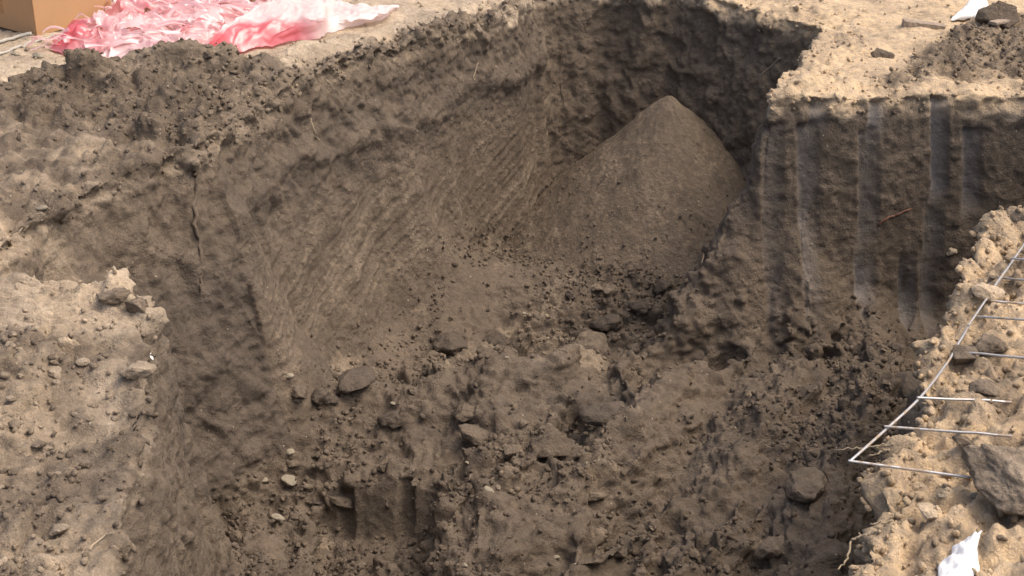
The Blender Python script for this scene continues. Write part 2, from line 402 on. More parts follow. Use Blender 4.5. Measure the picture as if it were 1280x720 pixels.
# near left: cloddy lower left, combed grooves at the top
cl = NLtop * sst(-.93, -1.05, x + .08 * (y - 3.0) + .08 * perlin(P / np.float32(.2), 66)) * sst(3.50, 3.36, y + .25 * (x + 1.2) * -1)
disp += cl * (.018 * (clod - .3) + .010 * (clodb - .3) + .012 * bil + .016 * plates)
gro = NLtop * sst(3.38, 3.46, y + .22 * (x + 1.2)) * sst(3.78, 3.72, y) * sst(-1.02, -1.15, x)
disp += gro * .0085 * np.sin((y + .28 * x + .01 * perlin(P / np.float32(.1), 67)) * 2 * math.pi / .036)
Lb = topm * sst(-.9, -1.05, x) * sst(3.9, 4.1, y) * sst(5.5, 5.2, y)
disp += Lb * (.018 * bil + .020 * big + .014 * rub * (clod - .3) + .008 * plates)
disp += NLtop * .016 * bil * sst(.2, .05, np.abs(y - 3.62)) * sst(-1.15, -1.0, x)
Pnr = np.stack([(x * .6 + y * .8) * 5, (x * .8 - y * .6) * 18, z * 5], 1).astype(np.float32)
disp += NRtop * (.014 * bil + .020 * big + .028 * fbm(Pnr, 1, 3, 84) + .010 * rub * (clod - .3) + .002 * (clodb - .3) * rub + .011 * plates + .006 * fine)
# left wall: rough shoulder above, long slanting scrapes of the bucket below
_, sl = dist_line(x, y, LW, True)
t1 = -sl
along = np.stack([(t1 - .55 * -z * 0) * 1.0, np.zeros(len(x)), z], 1)
ang = R(24); A = t1 * math.cos(ang) + z * math.sin(ang); W = -t1 * math.sin(ang) + z * math.cos(ang)
Pst = np.stack([A * .8, W * 18, dist['LW'] * 3], 1).astype(np.float32); Pst2 = np.stack([A * 1.5, W * 50, dist['LW'] * 3], 1).astype(np.float32)
warp = .10 * perlin(P / np.float32(.5), 71); Pst[:, 1] += warp; Pst2[:, 1] += warp * 3
lw = wallm * nm('LW'); low = sst(-.34, -.55, z + .08 * perlin(P / np.float32(.2), 72))
stri = .8 * perlin(Pst, 73) + .9 * (.5 - np.abs(perlin(Pst * np.array([1, 1.6, 1], np.float32), 86)) * 1.6) + .5 * perlin(Pst2, 74)
disp += lw * low * (.0062 * stri * (.4 + sst(-.3, .3, perlin(P / np.float32(.4), 87))) + .003 * fine + .004 * big)
disp += lw * .022 * np.exp(-((z + .26 + .06 * perlin(P / np.float32(.3), 85)) / .05)**2)
disp += lw * (1 - low) * (.009 * bil + .012 * facet + .010 * plates + .004 * np.abs(perlin(np.stack([t1 * 14, z * 3, x], 1), 75)) + .012 * (clodb - .3) * (z > -.2) + .006 * fine)
# back wall and sides: broken faces
ow = wallm * nm('KW', 'SW', 'BY', 'RG', 'NF', 'NN')
disp += ow * (.030 * facet + .012 * bil + .010 * np.abs(perlin(np.stack([(x + y) * 12, (x - y) * 12, z * 2.5], 1), 76)) + .006 * fine)
nlw = wallm * nm('NL')
disp += nlw * (.03 * perlin(np.stack([y * 5, x, z * 2.2], 1), 77) + .010 * fbm(np.stack([y * 14, x, z * 3], 1), 1, 3, 78) + .010 * bil + .008 * fine + .02 * facet)
disp += wallm * nm('NR') * (.02 * bil + .008 * fine)
# toothed wall: grooves left by the bucket teeth
fw = wallm * nm('FW') * sst(5.6, 5.5, y)
teeth = []                                # (centre x, half width, z top, z bottom, depth, smeared)
for u, w, v0, v1, dep, sme in [(963, 13, 150, 410, .024, .25), (1022, 11, 105, 150, .030, .75), (1008, 13, 150, 410, .028, .5), (1098, 11, 112, 160, .034, .8), (1078, 14, 290, 395, .026, .7),
                               (1085, 13, 160, 300, .022, .4), (1177, 10, 115, 245, .040, .95), (1168, 12, 240, 320, .024, .5), (1133, 11, 310, 440, .036, .7), (1158, 10, 300, 440, .026, .55), (1216, 11, 160, 260, .030, .6)]:
    d0 = ray(u, v0); d1 = ray(u, v1)
    tt = 5.24 / d0.y; tb = 5.21 / d1.y
    xa, za = d0.x * tt, HC + d0.z * tt; xb, zb = d1.x * tb, HC + d1.z * tb
    teeth.append((xa, za, xb, zb, w / 1970 * 5.7, dep * (1.25 - .35 * (sme > .5)), sme, .02 if v0 < 200 else .14))
smear = np.zeros(len(V))
for xa, za, xb, zb, hw, dep, sme, soft in teeth:
    s = np.clip((z - za) / (zb - za), -1, 2); cx = xa + (xb - xa) * np.clip(s, 0, 1) + .003 * perlin(np.stack([z * 4, x * 0 + xa * 50, z * 0], 1), 79)
    e = .003
    prof = sst(-hw - e, -hw + e, x - cx) * sst(hw + e * 5, -hw, x - cx)**.6 * sst(hw + e * 2, hw - e, x - cx)
    lng = sst(za + .02, za - soft, z + .02 * perlin(P / np.float32(.04), 80)) * sst(zb - .08, zb + .05, z)
    disp -= fw * prof * lng * dep * (.8 + .5 * perlin(np.stack([z * 3, x * 0 + xa * 30, z * 0], 1), 88))
    smear = np.maximum(smear, fw * prof * lng * sme * sst(-1.0, -.2, fbm(np.stack([x * 30, y * 0, z * 6], 1), 1, 3, 81)))
disp += fw * (1 - np.clip(smear * 1.5, 0, 1)) * (.005 * big + .009 * facet + .006 * fine + .008 * plates + .010 * bil * sst(-.8, -.95, z))
disp += fw * .006 * perlin(np.stack([x * 5, y * 0, z * 1.2], 1), 82)
# the bucket's marks on the step in the floor
stp = sst(-.62, -.58, x) * sst(-.24, -.30, x) * steep * (y < 4.5) * (y > 4.1) * (z < -.9)
disp = disp * (1 - .8 * stp) - stp * .03 * (sst(.03, .02, np.abs(x + .345)) + sst(.03, .02, np.abs(x + .545)))
# general grain
disp += .003 * perlin(P / np.float32(.022), 83)
edge = np.minimum(np.minimum(x - X0, X1 - x), np.minimum(y - Y0, Y1 - y)); disp *= sst(.02, .15, edge)
V2 = V + NR_ * disp[:, None].astype(np.float32)
# ---- what the soil is made of, plus shade painted on the bay's end wall
n_a = fbm(P, .25, 4, 91); n_b = fbm(P, .07, 3, 92)
n_c = fbm(P, .11, 4, 94, .6)
sand = topm * (.86 + .28 * n_a + .24 * n_c - .3 * sst(.55, .1, allD) * sst(-.1, .4, n_c)) * (1 - .72 * spoil)
sand = sand * (1 - NLtop) + NLtop * np.clip(.66 - .36 * sst(3.46, 3.28, y - .15 * (x + 1.2) + .05 * n_a) + .28 * gauss(x, y, -.93, 3.12, .04, .26, R(8)) + .28 * n_a + .18 * n_c, .12, .9); sand -= .10 * cl
sand = np.where(Lb > .2, sand * (1 - Lb) + Lb * np.clip(.20 + .5 * n_a + .3 * n_b, .08, .7) * (1 - .6 * spoil), sand)
sand += .25 * NRtop
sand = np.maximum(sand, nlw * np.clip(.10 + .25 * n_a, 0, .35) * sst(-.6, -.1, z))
layer = ins * sst(-.085, -.03, z - gz + .05 * n_a + .03 * n_b)        # thin dry crust at the rim
sand = np.maximum(sand, .75 * layer * nm('FW', 'SW', 'NR', 'KW') * (1 - spL))
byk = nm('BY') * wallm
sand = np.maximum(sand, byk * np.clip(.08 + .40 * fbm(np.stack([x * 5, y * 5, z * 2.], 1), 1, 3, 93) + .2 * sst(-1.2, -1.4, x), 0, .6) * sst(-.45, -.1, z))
sand = np.where(NRtop > .3, np.clip(.74 + .55 * n_a + .25 * n_b - .35 * gauss(x, y, 1.25, 2.85, .25, .2), .2, 1), sand)
def pocket(u, v, ru, rv, yy=5.22, tri=False):
    d = ray(u, v); t_ = yy / d.y; cx, cz = d.x * t_, HC + d.z * t_; ru *= 5.7 / 1970; rv *= 5.7 / 1970
    k = (cz + rv - z) / (2 * rv); wd = ru * (1.25 - k if tri else np.sqrt(np.clip(1 - (2 * k - 1)**2, 0, 1)))
    return fw * sst(wd + .015, wd - .01, np.abs(x - cx) + .012 * n_b) * sst(-.1, .05, k) * sst(1.05, .9, k)
sand = np.maximum(sand, pocket(1056, 128, 17, 24, tri=True)); sand = np.maximum(sand, .9 * pocket(1268, 140, 12, 16))
sand = np.maximum(sand, floorm * .34 * sst(.1, .7, n_a + .9 * gauss(x, y, .1, 5.15, .35, .35) - .2))
sand = np.maximum(sand, lw * low * .22 * sst(-.2, .5, stri))
warm = np.clip(NRtop * .9 + .8 * topm * sst(.4, 1.0, x) + .3 * sst(0, .5, n_a), 0, 1)
band = sum(gauss(x, y, *at(u, v, -.93), a_, b_, c_) for u, v, a_, b_, c_ in [(420, 482, .22, .07, R(20)), (605, 422, .2, .08, 0), (765, 395, .28, .1, R(35)), (740, 520, .22, .13, R(25)), (940, 470, .2, .14, 0), (330, 660, .13, .16, 0), (600, 530, .2, .09, R(15)), (1000, 590, .16, .2, 0)])
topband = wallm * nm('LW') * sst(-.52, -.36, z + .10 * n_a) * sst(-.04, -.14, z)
damp_shade = .55 * floorm * band * sst(-.5, .3, n_b + n_a) + .45 * topband * sst(-.6, .3, n_b) + np.clip(sst(.15, .75, n_b * .6 + n_a * .5 - .1) * (floorm * .7 + wallm * .15) + wallm * .2 * nm('FW') + .6 * wallm * nm('BY') * sst(-.2, -.45, z) + nlw * .5 * sst(0, .45, n_a) + .12 * floorm, 0, 1)  # BY term: shade painted into the lower end wall, not moisture
damp_shade = np.clip(damp_shade, 0, 1)
ATT = dict(sand=np.clip(sand, 0, 1), smear=np.clip(smear, 0, 1), warm=warm, damp_shade=damp_shade)

whole = link('whole', np_mesh('whole', V2, F)); bpy.context.view_layer.update()
def hit(u, v):
    ok, loc, nor, fi = whole.ray_cast(Vector((0, 0, HC)), ray(u, v))
    return (loc, nor, fi) if ok else (Vector((*at(u, v, 0), 0)), Vector((0, 0, 1)), 0)
def drop(px, py):
    ok, loc, nor, fi = whole.ray_cast(Vector((px, py, 3)), Vector((0, 0, -1)))
    return loc.z if ok else 0.
VN = np.empty(len(V2) * 3, np.float32); whole.data.vertex_normals.foreach_get('vector', VN); VN = VN.reshape(-1, 3)
cls = np.where(topm > .5, 0, np.where(wallm > .5, 1, 2))
fc = np.sort(cls[F], 1)[:, 1]
for k, nme in enumerate(('ground', 'pit_wall', 'pit_floor')):
    f = F[fc == k]; u_ = np.unique(f); mp = np.full(len(V2), -1); mp[u_] = np.arange(len(u_))
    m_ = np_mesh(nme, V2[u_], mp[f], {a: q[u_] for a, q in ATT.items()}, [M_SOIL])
    m_.normals_split_custom_set_from_vertices(VN[u_].tolist())
    link(nme, m_, kind='structure')
# the land around, out to the horizon
ring = [(X0 + .03, Y0 + .03), (X1 - .03, Y0 + .03), (X1 - .03, Y1 - .03), (X0 + .03, Y1 - .03)]
rv, rf = [], []
cx, cy = 0, (Y0 + Y1) / 2
for k, sc in enumerate((1., 1.04, 1.2, 1.6, 2.5, 5, 15, 60, 400)):
    for q in range(4):
        (ax, ay), (bx, by) = ring[q], ring[(q + 1) % 4]
        for s in range(24):
            px, py = ax + (bx - ax) * s / 24, ay + (by - ay) * s / 24
            px, py = cx + (px - cx) * sc, cy + (py - cy) * sc
            rv.append((px, py, 0))
rv = np.array(rv); rz = ground_z(rv[:, 0], rv[:, 1]) * np.where(np.arange(len(rv)) < 96 * 6, 1, .0) - .006 * (np.arange(len(rv)) < 96)
rv[:, 2] = rz
for k in range(8):
    for s in range(96): rf.append((k * 96 + s, k * 96 + (s + 1) % 96, (k + 1) * 96 + (s + 1) % 96, (k + 1) * 96 + s))
rv3 = rv.astype(np.float32)
link('surrounding_ground', np_mesh('surrounding_ground', rv, np.array(rf)[:, ::-1], dict(sand=np.full(len(rv), .8), smear=np.zeros(len(rv)), warm=np.full(len(rv), .4), damp_shade=np.zeros(len(rv))), [M_SOIL]), kind='structure')

# ------------------------------------------------------------------ clods
def ico(sub):
    bm = bmesh.new(); bmesh.ops.create_icosphere(bm, subdivisions=sub, radius=1)
    v = np.array([q.co[:] for q in bm.verts]); f = np.array([[w.index for w in q.verts] for q in bm.faces]); bm.free(); return v, f
def rock_verts(v, seed, ang=.5, flat=.75):
    """angular lump: cut by random planes, then roughened"""
    r = np.random.default_rng(seed); n = r.normal(size=(18, 3)); n /= np.linalg.norm(n, axis=1)[:, None]
    lim = r.uniform(.48, .86, 18); w = v.copy()
    for a, l in zip(n, lim):
        d = w @ a; o = np.clip(d - l, 0, None); w -= (o * min(1., ang + .45))[:, None] * a
    w *= 1.15
    w *= np.array([1.2, .95, flat]) * r.uniform(.85, 1.15, 3)
    nn = w / np.linalg.norm(w, axis=1)[:, None]
    k = .13 * fbm(w + seed * 3.1, .55, 4, seed % 50, .55) + .06 * fbm(w + seed, .15, 3, seed % 31, .6)
    return w + nn * k[:, None]
v3, f3 = ico(4); v2_, f2_ = ico(2); v1, f1 = ico(1)
CLODS = {}
for mk in M_CLOD:
    CLODS[mk] = [np_mesh('soil_clod', rock_verts(v3, 100 + s + 17 * list(M_CLOD).index(mk)), f3, mats=[M_CLOD[mk]]) for s in range(5)]
def place_clod(u, v, wpx, mk, label, name='soil_clod', cat='clod', group=None, flat=1., rot=None, sink=.35, mesh=None, asp=1., shrink=1.):
    loc, nor, _ = hit(u, v + wpx * .2); dpt = (loc - Vector((0, 0, HC))).length; r = wpx / 2 / FPX * dpt
    me_ = mesh or random.choice(CLODS[mk])
    o = link(name, me_, label=label, category=cat, group=group)
    s = r / 1.05 * shrink; o.scale = (s, s * asp, s * flat)
    o.rotation_euler = rot or (random.uniform(-.3, .3), random.uniform(-.3, .3), random.uniform(-.5, .5))
    o.location = loc + Vector((0, 0, 1)) * s * flat * (1 - sink * 2) * .6
    return o
# named lumps that stand out in the photograph
for a in [
    (491, 516, 44, 'slate', 'isolated dark flat clod lying on the brown pit floor left of centre', .55),
    (398, 492, 36, 'slate', 'dark rounded clod wedged beside a pale stone at the foot of the scraped left wall', .8),
    (374, 482, 40, 'dark', 'thin dark slab clod at the foot of the scraped left wall, leftmost of its row', .45),
    (440, 470, 60, 'slate', 'long dark clod at the foot of the scraped left wall, rightmost of its row', .5),
    (415, 497, 28, 'slate', 'small moist clod in front of the dark row under the scraped left wall', .6),
    (738, 421, 56, 'brown', 'large brown slab clod with a shaded underside in the middle of the pit floor', .5),
    (762, 397, 52, 'slate', 'dark rounded clod above the large brown slab in the middle of the pit floor', .6),
    (803, 376, 38, 'slate', 'dark oblong clod in the slanting row below the sifted soil cone', .7),
    (826, 356, 32, 'slate', 'dark blocky clod at the top end of the slanting row below the soil cone', .95),
    (842, 327, 22, 'brown', 'small brown clod on the lower skirt of the sifted soil cone', .9),
    (745, 358, 18, 'brown', 'pointed pinkish brown clod at the front foot of the soil cone', 1.),
    (762, 360, 24, 'brown', 'low brown clod beside a pointed clod at the front foot of the soil cone', .7),
    (762, 508, 76, 'slate', 'big broad clod with a dark underside right of the pit centre', .55),
    (688, 550, 60, 'dark', 'block shaped clod with a dark front in the middle of the churned floor', .8),
    (694, 556, 26, 'brown', 'small oblong clod leaning on the block shaped clod in mid floor', .6),
    (605, 535, 70, 'dark', 'broad low dark clod left of the block shaped clod', .5),
    (560, 420, 60, 'slate', 'wide crumbling dark clod on the upper pit floor below the scraped wall', .4),
    (622, 418, 40, 'slate', 'dark clod with a small hollow on the upper pit floor', .5),
    (585, 510, 40, 'dark', 'dark lump on the floor between pale streak and churned ridge', .6),
    (966, 680, 40, 'brown', 'rounded brown clod near the bottom edge below the right bank', .6),
    (1008, 600, 60, 'brown', 'flat faced clod lying in the right hand gully of the pit floor', .5),
    (1135, 480, 46, 'slate', 'angular dark clod in the corner under the toothed wall', .8),
    (430, 620, 46, 'dark', 'dark mound shaped clod left of the bucket marked step', .7),
    (332, 675, 90, 'dark', 'large dark clod at the bottom edge beside the near left bank', .6),
    (640, 560, 34, 'brown', 'medium brown clod on the churned slope left of a dark block', .7),
    (745, 668, 34, 'brown', 'brown clod near the bottom edge right of the centre ridge', .7),
    (1245, 16, 50, 'dark', 'tall dark lump of earth beside the white scrap on the right plateau', 1.0),
    (1102, 66, 24, 'dark', 'single dark clod standing on the pale sand of the right plateau', 1.1),
    (1190, 312, 16, 'sand', 'small sandy clod on the crest of the near right bank', .8),
    (1232, 362, 30, 'sand', 'pinkish sandy clod under the end of the wire mesh', .8),
    (1204, 440, 36, 'brown', 'brown clod covering the bend of the long wire on the right bank', .7),
    (1240, 425, 44, 'brown', 'broad brown clod between two cross wires on the right bank', .6),
    (1226, 481, 34, 'brown', 'flat brown clod resting just behind the third cross wire from the pit', .5),
    (140, 365, 36, 'brown', 'crusty clod on the top edge of the near left bank', .35),
    (172, 378, 32, 'brown', 'crusty clod at the outer corner of the near left bank', .7),
    (84, 428, 26, 'sand', 'pale faceted clod above the rubble of the near left bank', .9),
    (170, 460, 40, 'drygrey', 'knobbly clod hanging at the right edge of the near left bank', .7),
]:
    place_clod(a[0], a[1], a[2], a[3], a[4], flat=a[5]**.45, shrink=.82 if 280 < a[0] < 900 and a[1] > 340 else 1)
# the great lump holding down the wire mesh
bigm = np_mesh('earth_lump', rock_verts(ico(5)[0], 333, .55, .62), ico(5)[1], mats=[soil_material('dusty_lump_soil', False, .36, 0)])
bl = hit(1262, 612)[0]
o = link('earth_lump', bigm, label='heavy brown lump of earth resting on the ends of the wire mesh', category='earth lump')
o.location = bl + Vector((.02, 0, .036)); o.scale = (.118, .095, .062); o.rotation_euler = (R(10), R(12), R(-20))

# scattered clods, larger ones as things of their own
fcent = V2[F].mean(1); fa = np.linalg.norm(np.cross(V2[F[:, 1]] - V2[F[:, 0]], V2[F[:, 3]] - V2[F[:, 0]]), axis=1)
def in_view(p, m=30):
    d = p - np.array([0, 0, HC]); dep = d[:, 1] * math.cos(PITCH) - d[:, 2] * math.sin(PITCH)
    u = 640 + FPX * d[:, 0] / dep; v = 360 - FPX * (d[:, 1] * math.sin(PITCH) + d[:, 2] * math.cos(PITCH)) / dep
    return (u > -m) & (u < 1280 + m) & (v > -m) & (v < 720 + m), dep
iv, fdep = in_view(fcent)
Vf = F[:, 0]
flat_enough = np.clip((VN[Vf, 2] - .35) / .4, 0, 1)
def sample(w, n, seed):
    r = np.random.default_rng(seed); w = w * fa; return r.choice(len(F), n, p=w / w.sum())
cf = churn[Vf]
zones = [
    (floorm[Vf] * flat_enough * (.15 + cf) * sst(4.9, 4.4, fcent[:, 1]) * iv, 90, (.010, .028), ('dark', 'brown', 'brown', 'slate'), 'brown soil clod among the churned earth of the near pit floor', 'clods on the near pit floor'),
    (floorm[Vf] * flat_enough * (.15 + cf) * sst(4.4, 4.9, fcent[:, 1]) * iv, 50, (.009, .026), ('dark', 'brown', 'slate'), 'dark soil clod lying on the far part of the pit floor', 'clods on the far pit floor'),
    (cl[Vf] * iv, 30, (.008, .022), ('drygrey', 'brown', 'drygrey'), 'dry greyish clod in the rubble on the near left bank', 'clods on the near left bank'),
    (spL[Vf] * flat_enough * iv, 45, (.009, .026), ('dark', 'brown', 'brown'), 'dark clod in the spoil along the rim of the left wall', 'clods in the left spoil'),
    (spR[Vf] * flat_enough * iv, 22, (.008, .022), ('dark', 'brown'), 'dark clod in the spoil on the right plateau', 'clods in the right spoil'),
    (NRtop[Vf] * iv, 30, (.008, .026), ('sand', 'brown', 'sand'), 'sandy clod on the slope of the near right bank', 'clods on the near right bank'),
]
for zi, (w, n, (a, b), mks, lab, grp) in enumerate(zones):
    for k, fi in enumerate(sample(w, n, 500 + zi)):
        mk = random.choice(mks); s = a + (b - a) * random.random()**2.2
        o = link('soil_clod', random.choice(CLODS[mk]), label=lab, category='clod', group=grp)
        o.scale = (s, s * random.uniform(.8, 1.1), s * random.uniform(.6, 1)); o.rotation_euler = (random.uniform(-.4, .4), random.uniform(-.4, .4), random.uniform(0, 6.28))
        nz = VN[Vf[fi]]; o.location = Vector(fcent[fi]) + Vector(nz) * s * .25
# crumbs past counting
def crumbs(name, n, smin, smax, pw, seed, cen, nor, at0, tint=0.):
    r = np.random.default_rng(seed); bv, bf = v1, f1
    base = [rock_verts(bv, 700 + k, .6, .75) for k in range(12)]
    sz = smin + (smax - smin) * r.random(n)**pw; out = np.empty((n, len(bv), 3), np.float32)
    for k in range(n):
        q = r.normal(size=4); q /= np.linalg.norm(q); a, b, c, d = q
        M = np.array([[1 - 2 * (c * c + d * d), 2 * (b * c - a * d), 2 * (b * d + a * c)], [2 * (b * c + a * d), 1 - 2 * (b * b + d * d), 2 * (c * d - a * b)], [2 * (b * d - a * c), 2 * (c * d + a * b), 1 - 2 * (b * b + c * c)]])
        out[k] = (base[k % 12] * sz[k]) @ M.T
    out += (cen + nor * (sz * .35)[:, None] + r.normal(size=(n, 3)) * .003)[:, None, :]
    ff = (bf[None] + (np.arange(n) * len(bv))[:, None, None]).reshape(-1, 3)
    rep = lambda q: np.repeat(q, len(bv))
    at_ = dict(sand=rep(np.clip(at0['sand'] + .10 * r.normal(size=n) + tint, 0, 1)), smear=np.zeros(n * len(bv)), warm=rep(at0['warm']), damp_shade=rep(np.clip(at0['damp_shade'] * .7 - .1 + .15 * r.normal(size=n), 0, 1)))
    return np_mesh(name, out.reshape(-1, 3), ff, at_, [M_SOIL])
_d = np.hypot(fcent[:, 0] - .66, fcent[:, 1] - 6.3); foot = floorm[Vf] * sst(1.0, .7, _d) * sst(.5, .6, _d)
wcr = iv * (.7 * foot + floorm[Vf] * flat_enough * (.1 + cf) * .9 + spL[Vf] * .22 + spR[Vf] * .5 + cl[Vf] * .3 + NRtop[Vf] * .12 + topm[Vf] * sst(.25, .02, allD)[Vf] * .2 + topm[Vf] * .04) / fdep**.5
_fi = sample(wcr, 24000, 1041)
link('soil_crumbs', crumbs('soil_crumbs', 24000, .0018, .0125, 3.0, 41, fcent[_fi], VN[Vf[_fi]], {a: q[Vf[_fi]] for a, q in ATT.items()}), kind='stuff', label='loose crumbs of soil scattered over the pit floor and the banks', category='soil crumbs')

# ------------------------------------------------------------------ the cone of sifted soil
ax_, ay_ = .66, 6.30; az_ = -.385
r_ = np.linspace(0, 1, 130)**.9 * 1.02; th = np.linspace(0, 2 * math.pi, 420, endpoint=False)
RR, TT = np.meshgrid(r_, th, indexing='ij'); PX, PY = (ax_ + RR * np.cos(TT)).ravel(), (ay_ + RR * np.sin(TT)).ravel()
rr = RR.ravel(); Pc = xy3(PX, PY)
zc = az_ - .97 * (np.sqrt(rr**2 + .0012) - .035) + .35 * np.clip(rr - .42, 0, 9)**2 + .012 * perlin(np.stack([np.cos(TT.ravel()) * 3, np.sin(TT.ravel()) * 3, rr * 1.2], 1), 206) * .3 * sst(.05, .4, rr) + .015 * perlin(Pc / np.float32(.3), 201) * sst(0, .3, rr) + .011 * fbm(Pc, .07, 2, 202) + .005 * perlin(Pc / np.float32(.018), 203) \
    + .008 * sst(.45, .8, rr) * (billow(Pc, .04, 2, 204) + .3)
zc = np.maximum(zc, -1.25)
Vc = np.stack([PX, PY, zc], 1); i = np.arange(129)[:, None] * 420 + np.arange(420)[None]; j = np.arange(129)[:, None] * 420 + (np.arange(420)[None] + 1) % 420
Fc = np.stack([i, i + 420, j + 420, j], 2).reshape(-1, 4)
nV = len(Vc)
pile = link('soil_pile', np_mesh('soil_pile', Vc, Fc, dict(sand=np.clip(.11 + .10 * fbm(Pc, .2, 3, 205), 0, 1), smear=np.zeros(nV), warm=np.full(nV, .3), damp_shade=.25 * sst(.55, .8, rr)), [M_SOIL]),
            label='cone of fine sifted brown soil heaped against the back wall of the pit', category='soil pile')

_rc = np.random.default_rng(77); _w = (.15 + sst(.40, .62, rr)) * sst(.85, .72, rr) * rr; _k = _rc.choice(nV, 2600, p=_w / _w.sum())
_nn = np.stack([np.cos(TT.ravel()[_k]) * .65, np.sin(TT.ravel()[_k]) * .65, np.full(2600, .76)], 1)
link('soil_crumbs', crumbs('cone_crumbs', 2600, .0015, .009, 3.2, 43, Vc[_k], _nn, dict(sand=np.full(2600, .12), warm=np.full(2600, .3), damp_shade=np.full(2600, .0))), kind='stuff', label='loose crumbs rolled down the flanks and foot of the soil cone', category='soil crumbs')

# ------------------------------------------------------------------ tubes: wires, roots, cords
def tube(pts, r0, r1=None, seg=8, wob=0., seed=0, sub=6):
    r = np.random.default_rng(seed); p = [np.array(q, float) for q in pts]; out = []
    for k in range(len(p) - 1):
        a, b, c, d = p[max(k - 1, 0)], p[k], p[k + 1], p[min(k + 2, len(p) - 1)]
        for s in range(sub):
            t = s / sub; out.append(.5 * (2 * b + (c - a) * t + (2 * a - 5 * b + 4 * c - d) * t * t + (3 * b - a - 3 * c + d) * t**3))
    out.append(p[-1]); out = np.array(out); n = len(out)
    if wob: out[1:-1] += r.normal(size=(n - 2, 3)) * wob
    tg = np.gradient(out, axis=0); tg /= np.linalg.norm(tg, axis=1)[:, None] + 1e-9
    ref = np.array([0, 0, 1.]) if abs(tg[0][2]) < .9 else np.array([1., 0, 0])
    rad = np.linspace(r0, r0 if r1 is None else r1, n); vv = []
    for k in range(n):
        sx = np.cross(tg[k], ref); sx /= np.linalg.norm(sx) + 1e-9; sy = np.cross(sx, tg[k])
        for s in range(seg):
            a = 2 * math.pi * s / seg; vv.append(out[k] + (sx * math.cos(a) + sy * math.sin(a)) * rad[k])
    ff = [[k * seg + s, k * seg + (s + 1) % seg, (k + 1) * seg + (s + 1) % seg, (k + 1) * seg + s] for k in range(n - 1) for s in range(seg)]
    c0, c1 = len(vv), len(vv) + 1; vv += [out[0], out[-1]]
    for s in range(seg): ff.append([c0, (s + 1) % seg, s, s]); ff.append([c1, (n - 1) * seg + s, (n - 1) * seg + (s + 1) % seg, (n - 1) * seg + (s + 1) % seg])
    return vv, [list(dict.fromkeys(q)) for q in ff]
def tube_obj(name, pts, r0, r1, mat, parent=None, wob=0., seed=0, seg=8, **props):
    vv, ff = tube(pts, r0, r1, seg, wob, seed); m_ = bpy.data.meshes.new(name); m_.from_pydata([tuple(q) for q in vv], [], ff); m_.materials.append(mat)
    m_.polygons.foreach_set('use_smooth', [True] * len(m_.polygons))
    return link(name, m_, parent, **props)
def px_path(pp, lift=.005):
    return [tuple(hit(u, v)[0] + Vector((0, 0, lift))) for u, v in pp]
# wire mesh: positions on the bank plane
def wp(u, v, z): return (*at(u, v, z), z)
mesh_t = thing('wire_mesh', 'welded wire mesh strip lying on the sandy near right bank and jutting over the pit', 'wire mesh')
def lay(a, b, lift, n=9, za=None):
    """a wire from pixel a to pixel b, resting on whatever is highest under it"""
    p = Vector(wp(*a, za)) if za is not None else hit(a[0], a[1] + lift * 430)[0] + Vector((0, 0, lift)); q = hit(b[0], b[1] + lift * 460)[0] + Vector((0, 0, lift)); out = []
    for k in range(n):
        w = p.lerp(q, k / (n - 1))
        if za is None or k > 3: w.z = .94 * w.z + .06 * max(w.z, drop(w.x, w.y) + lift)
        out.append(tuple(w))
    return out
LWR = [(1182, 455), (1214, 400), (1240, 360), (1282, 300), (1330, 232)]
pts = [wp(1062, 577, .06), wp(1106, 538, .06), wp(1150, 497, .062)]
for a, b in zip(LWR[:-1], LWR[1:]): pts += lay(a, b, .026, 4)[:-1]
tube_obj('long_wire', pts, .0031, None, M_WIRE, mesh_t)
tube_obj('long_wire', lay((1208, 408), (1290, 286), .036), .0029, None, M_WIRE, mesh_t)
for a, b, za in [((1060, 576), (1210, 599), .066), ((1105, 533), (1262, 547), .066), ((1146, 497), (1262, 504), .068), ((1204, 442), (1300, 450), None),
                 ((1214, 396), (1300, 402), None), ((1236, 377), (1330, 384), None), ((1245, 347), (1340, 357), None), ((1262, 323), (1350, 330), None)]:
    tube_obj('cross_wire', lay(a, b, .034, 9, za), .0030, None, M_WIRE, mesh_t)
# roots and twigs
def root(name, pp, r0, r1, mat, label, cat='root', group=None, lift=.006, wob=.0015, seed=1):
    return tube_obj(name, px_path(pp, lift), r0, r1, mat, None, wob, seed, 6, label=label, category=cat, group=group)
root('root', [(242, 205), (246, 240), (243, 275), (250, 310), (252, 345), (250, 368)], .011, .003, M_ROOT, 'thick peeling root hanging straight down the corner of the left wall', wob=.004)
root('root', [(928, 226), (905, 232), (893, 226), (899, 245), (908, 258)], .003, .0015, M_PALEROOT, 'thin bent rootlet poking from the left edge of the toothed block')
root('root', [(912, 245), (893, 262), (884, 290), (880, 318), (874, 338)], .0035, .002, M_ROOT, 'long thin root hanging down the broken left edge of the toothed block')
root('root', [(1098, 285), (1108, 277), (1118, 273), (1130, 268), (1140, 264)], .006, .003, M_REDROOT, 'reddish broken root stub sticking out of the toothed wall', lift=.012)
root('root', [(975, 74), (962, 86), (950, 96)], .003, .002, M_PALEROOT, 'short pale twig poking over the dark gap at the edge of the right plateau', cat='twig')
root('root', [(598, 80), (594, 92), (592, 102)], .0025, .0015, M_PALEROOT, 'tiny pale rootlet near the top of the left wall by the far corner')
root('root', [(702, 70), (700, 100), (704, 130), (698, 160), (703, 170)], .0025, .0015, M_ROOT, 'thin root running down the back wall near its corner')
root('root', [(388, 150), (393, 165), (399, 178)], .0035, .002, M_PALEROOT, 'pale rootlet on the rough shoulder of the left wall')
root('root', [(112, 690), (128, 675), (142, 668)], .0022, .001, M_PALEROOT, 'thin pale twig on the near left bank above the white scraps', cat='twig')
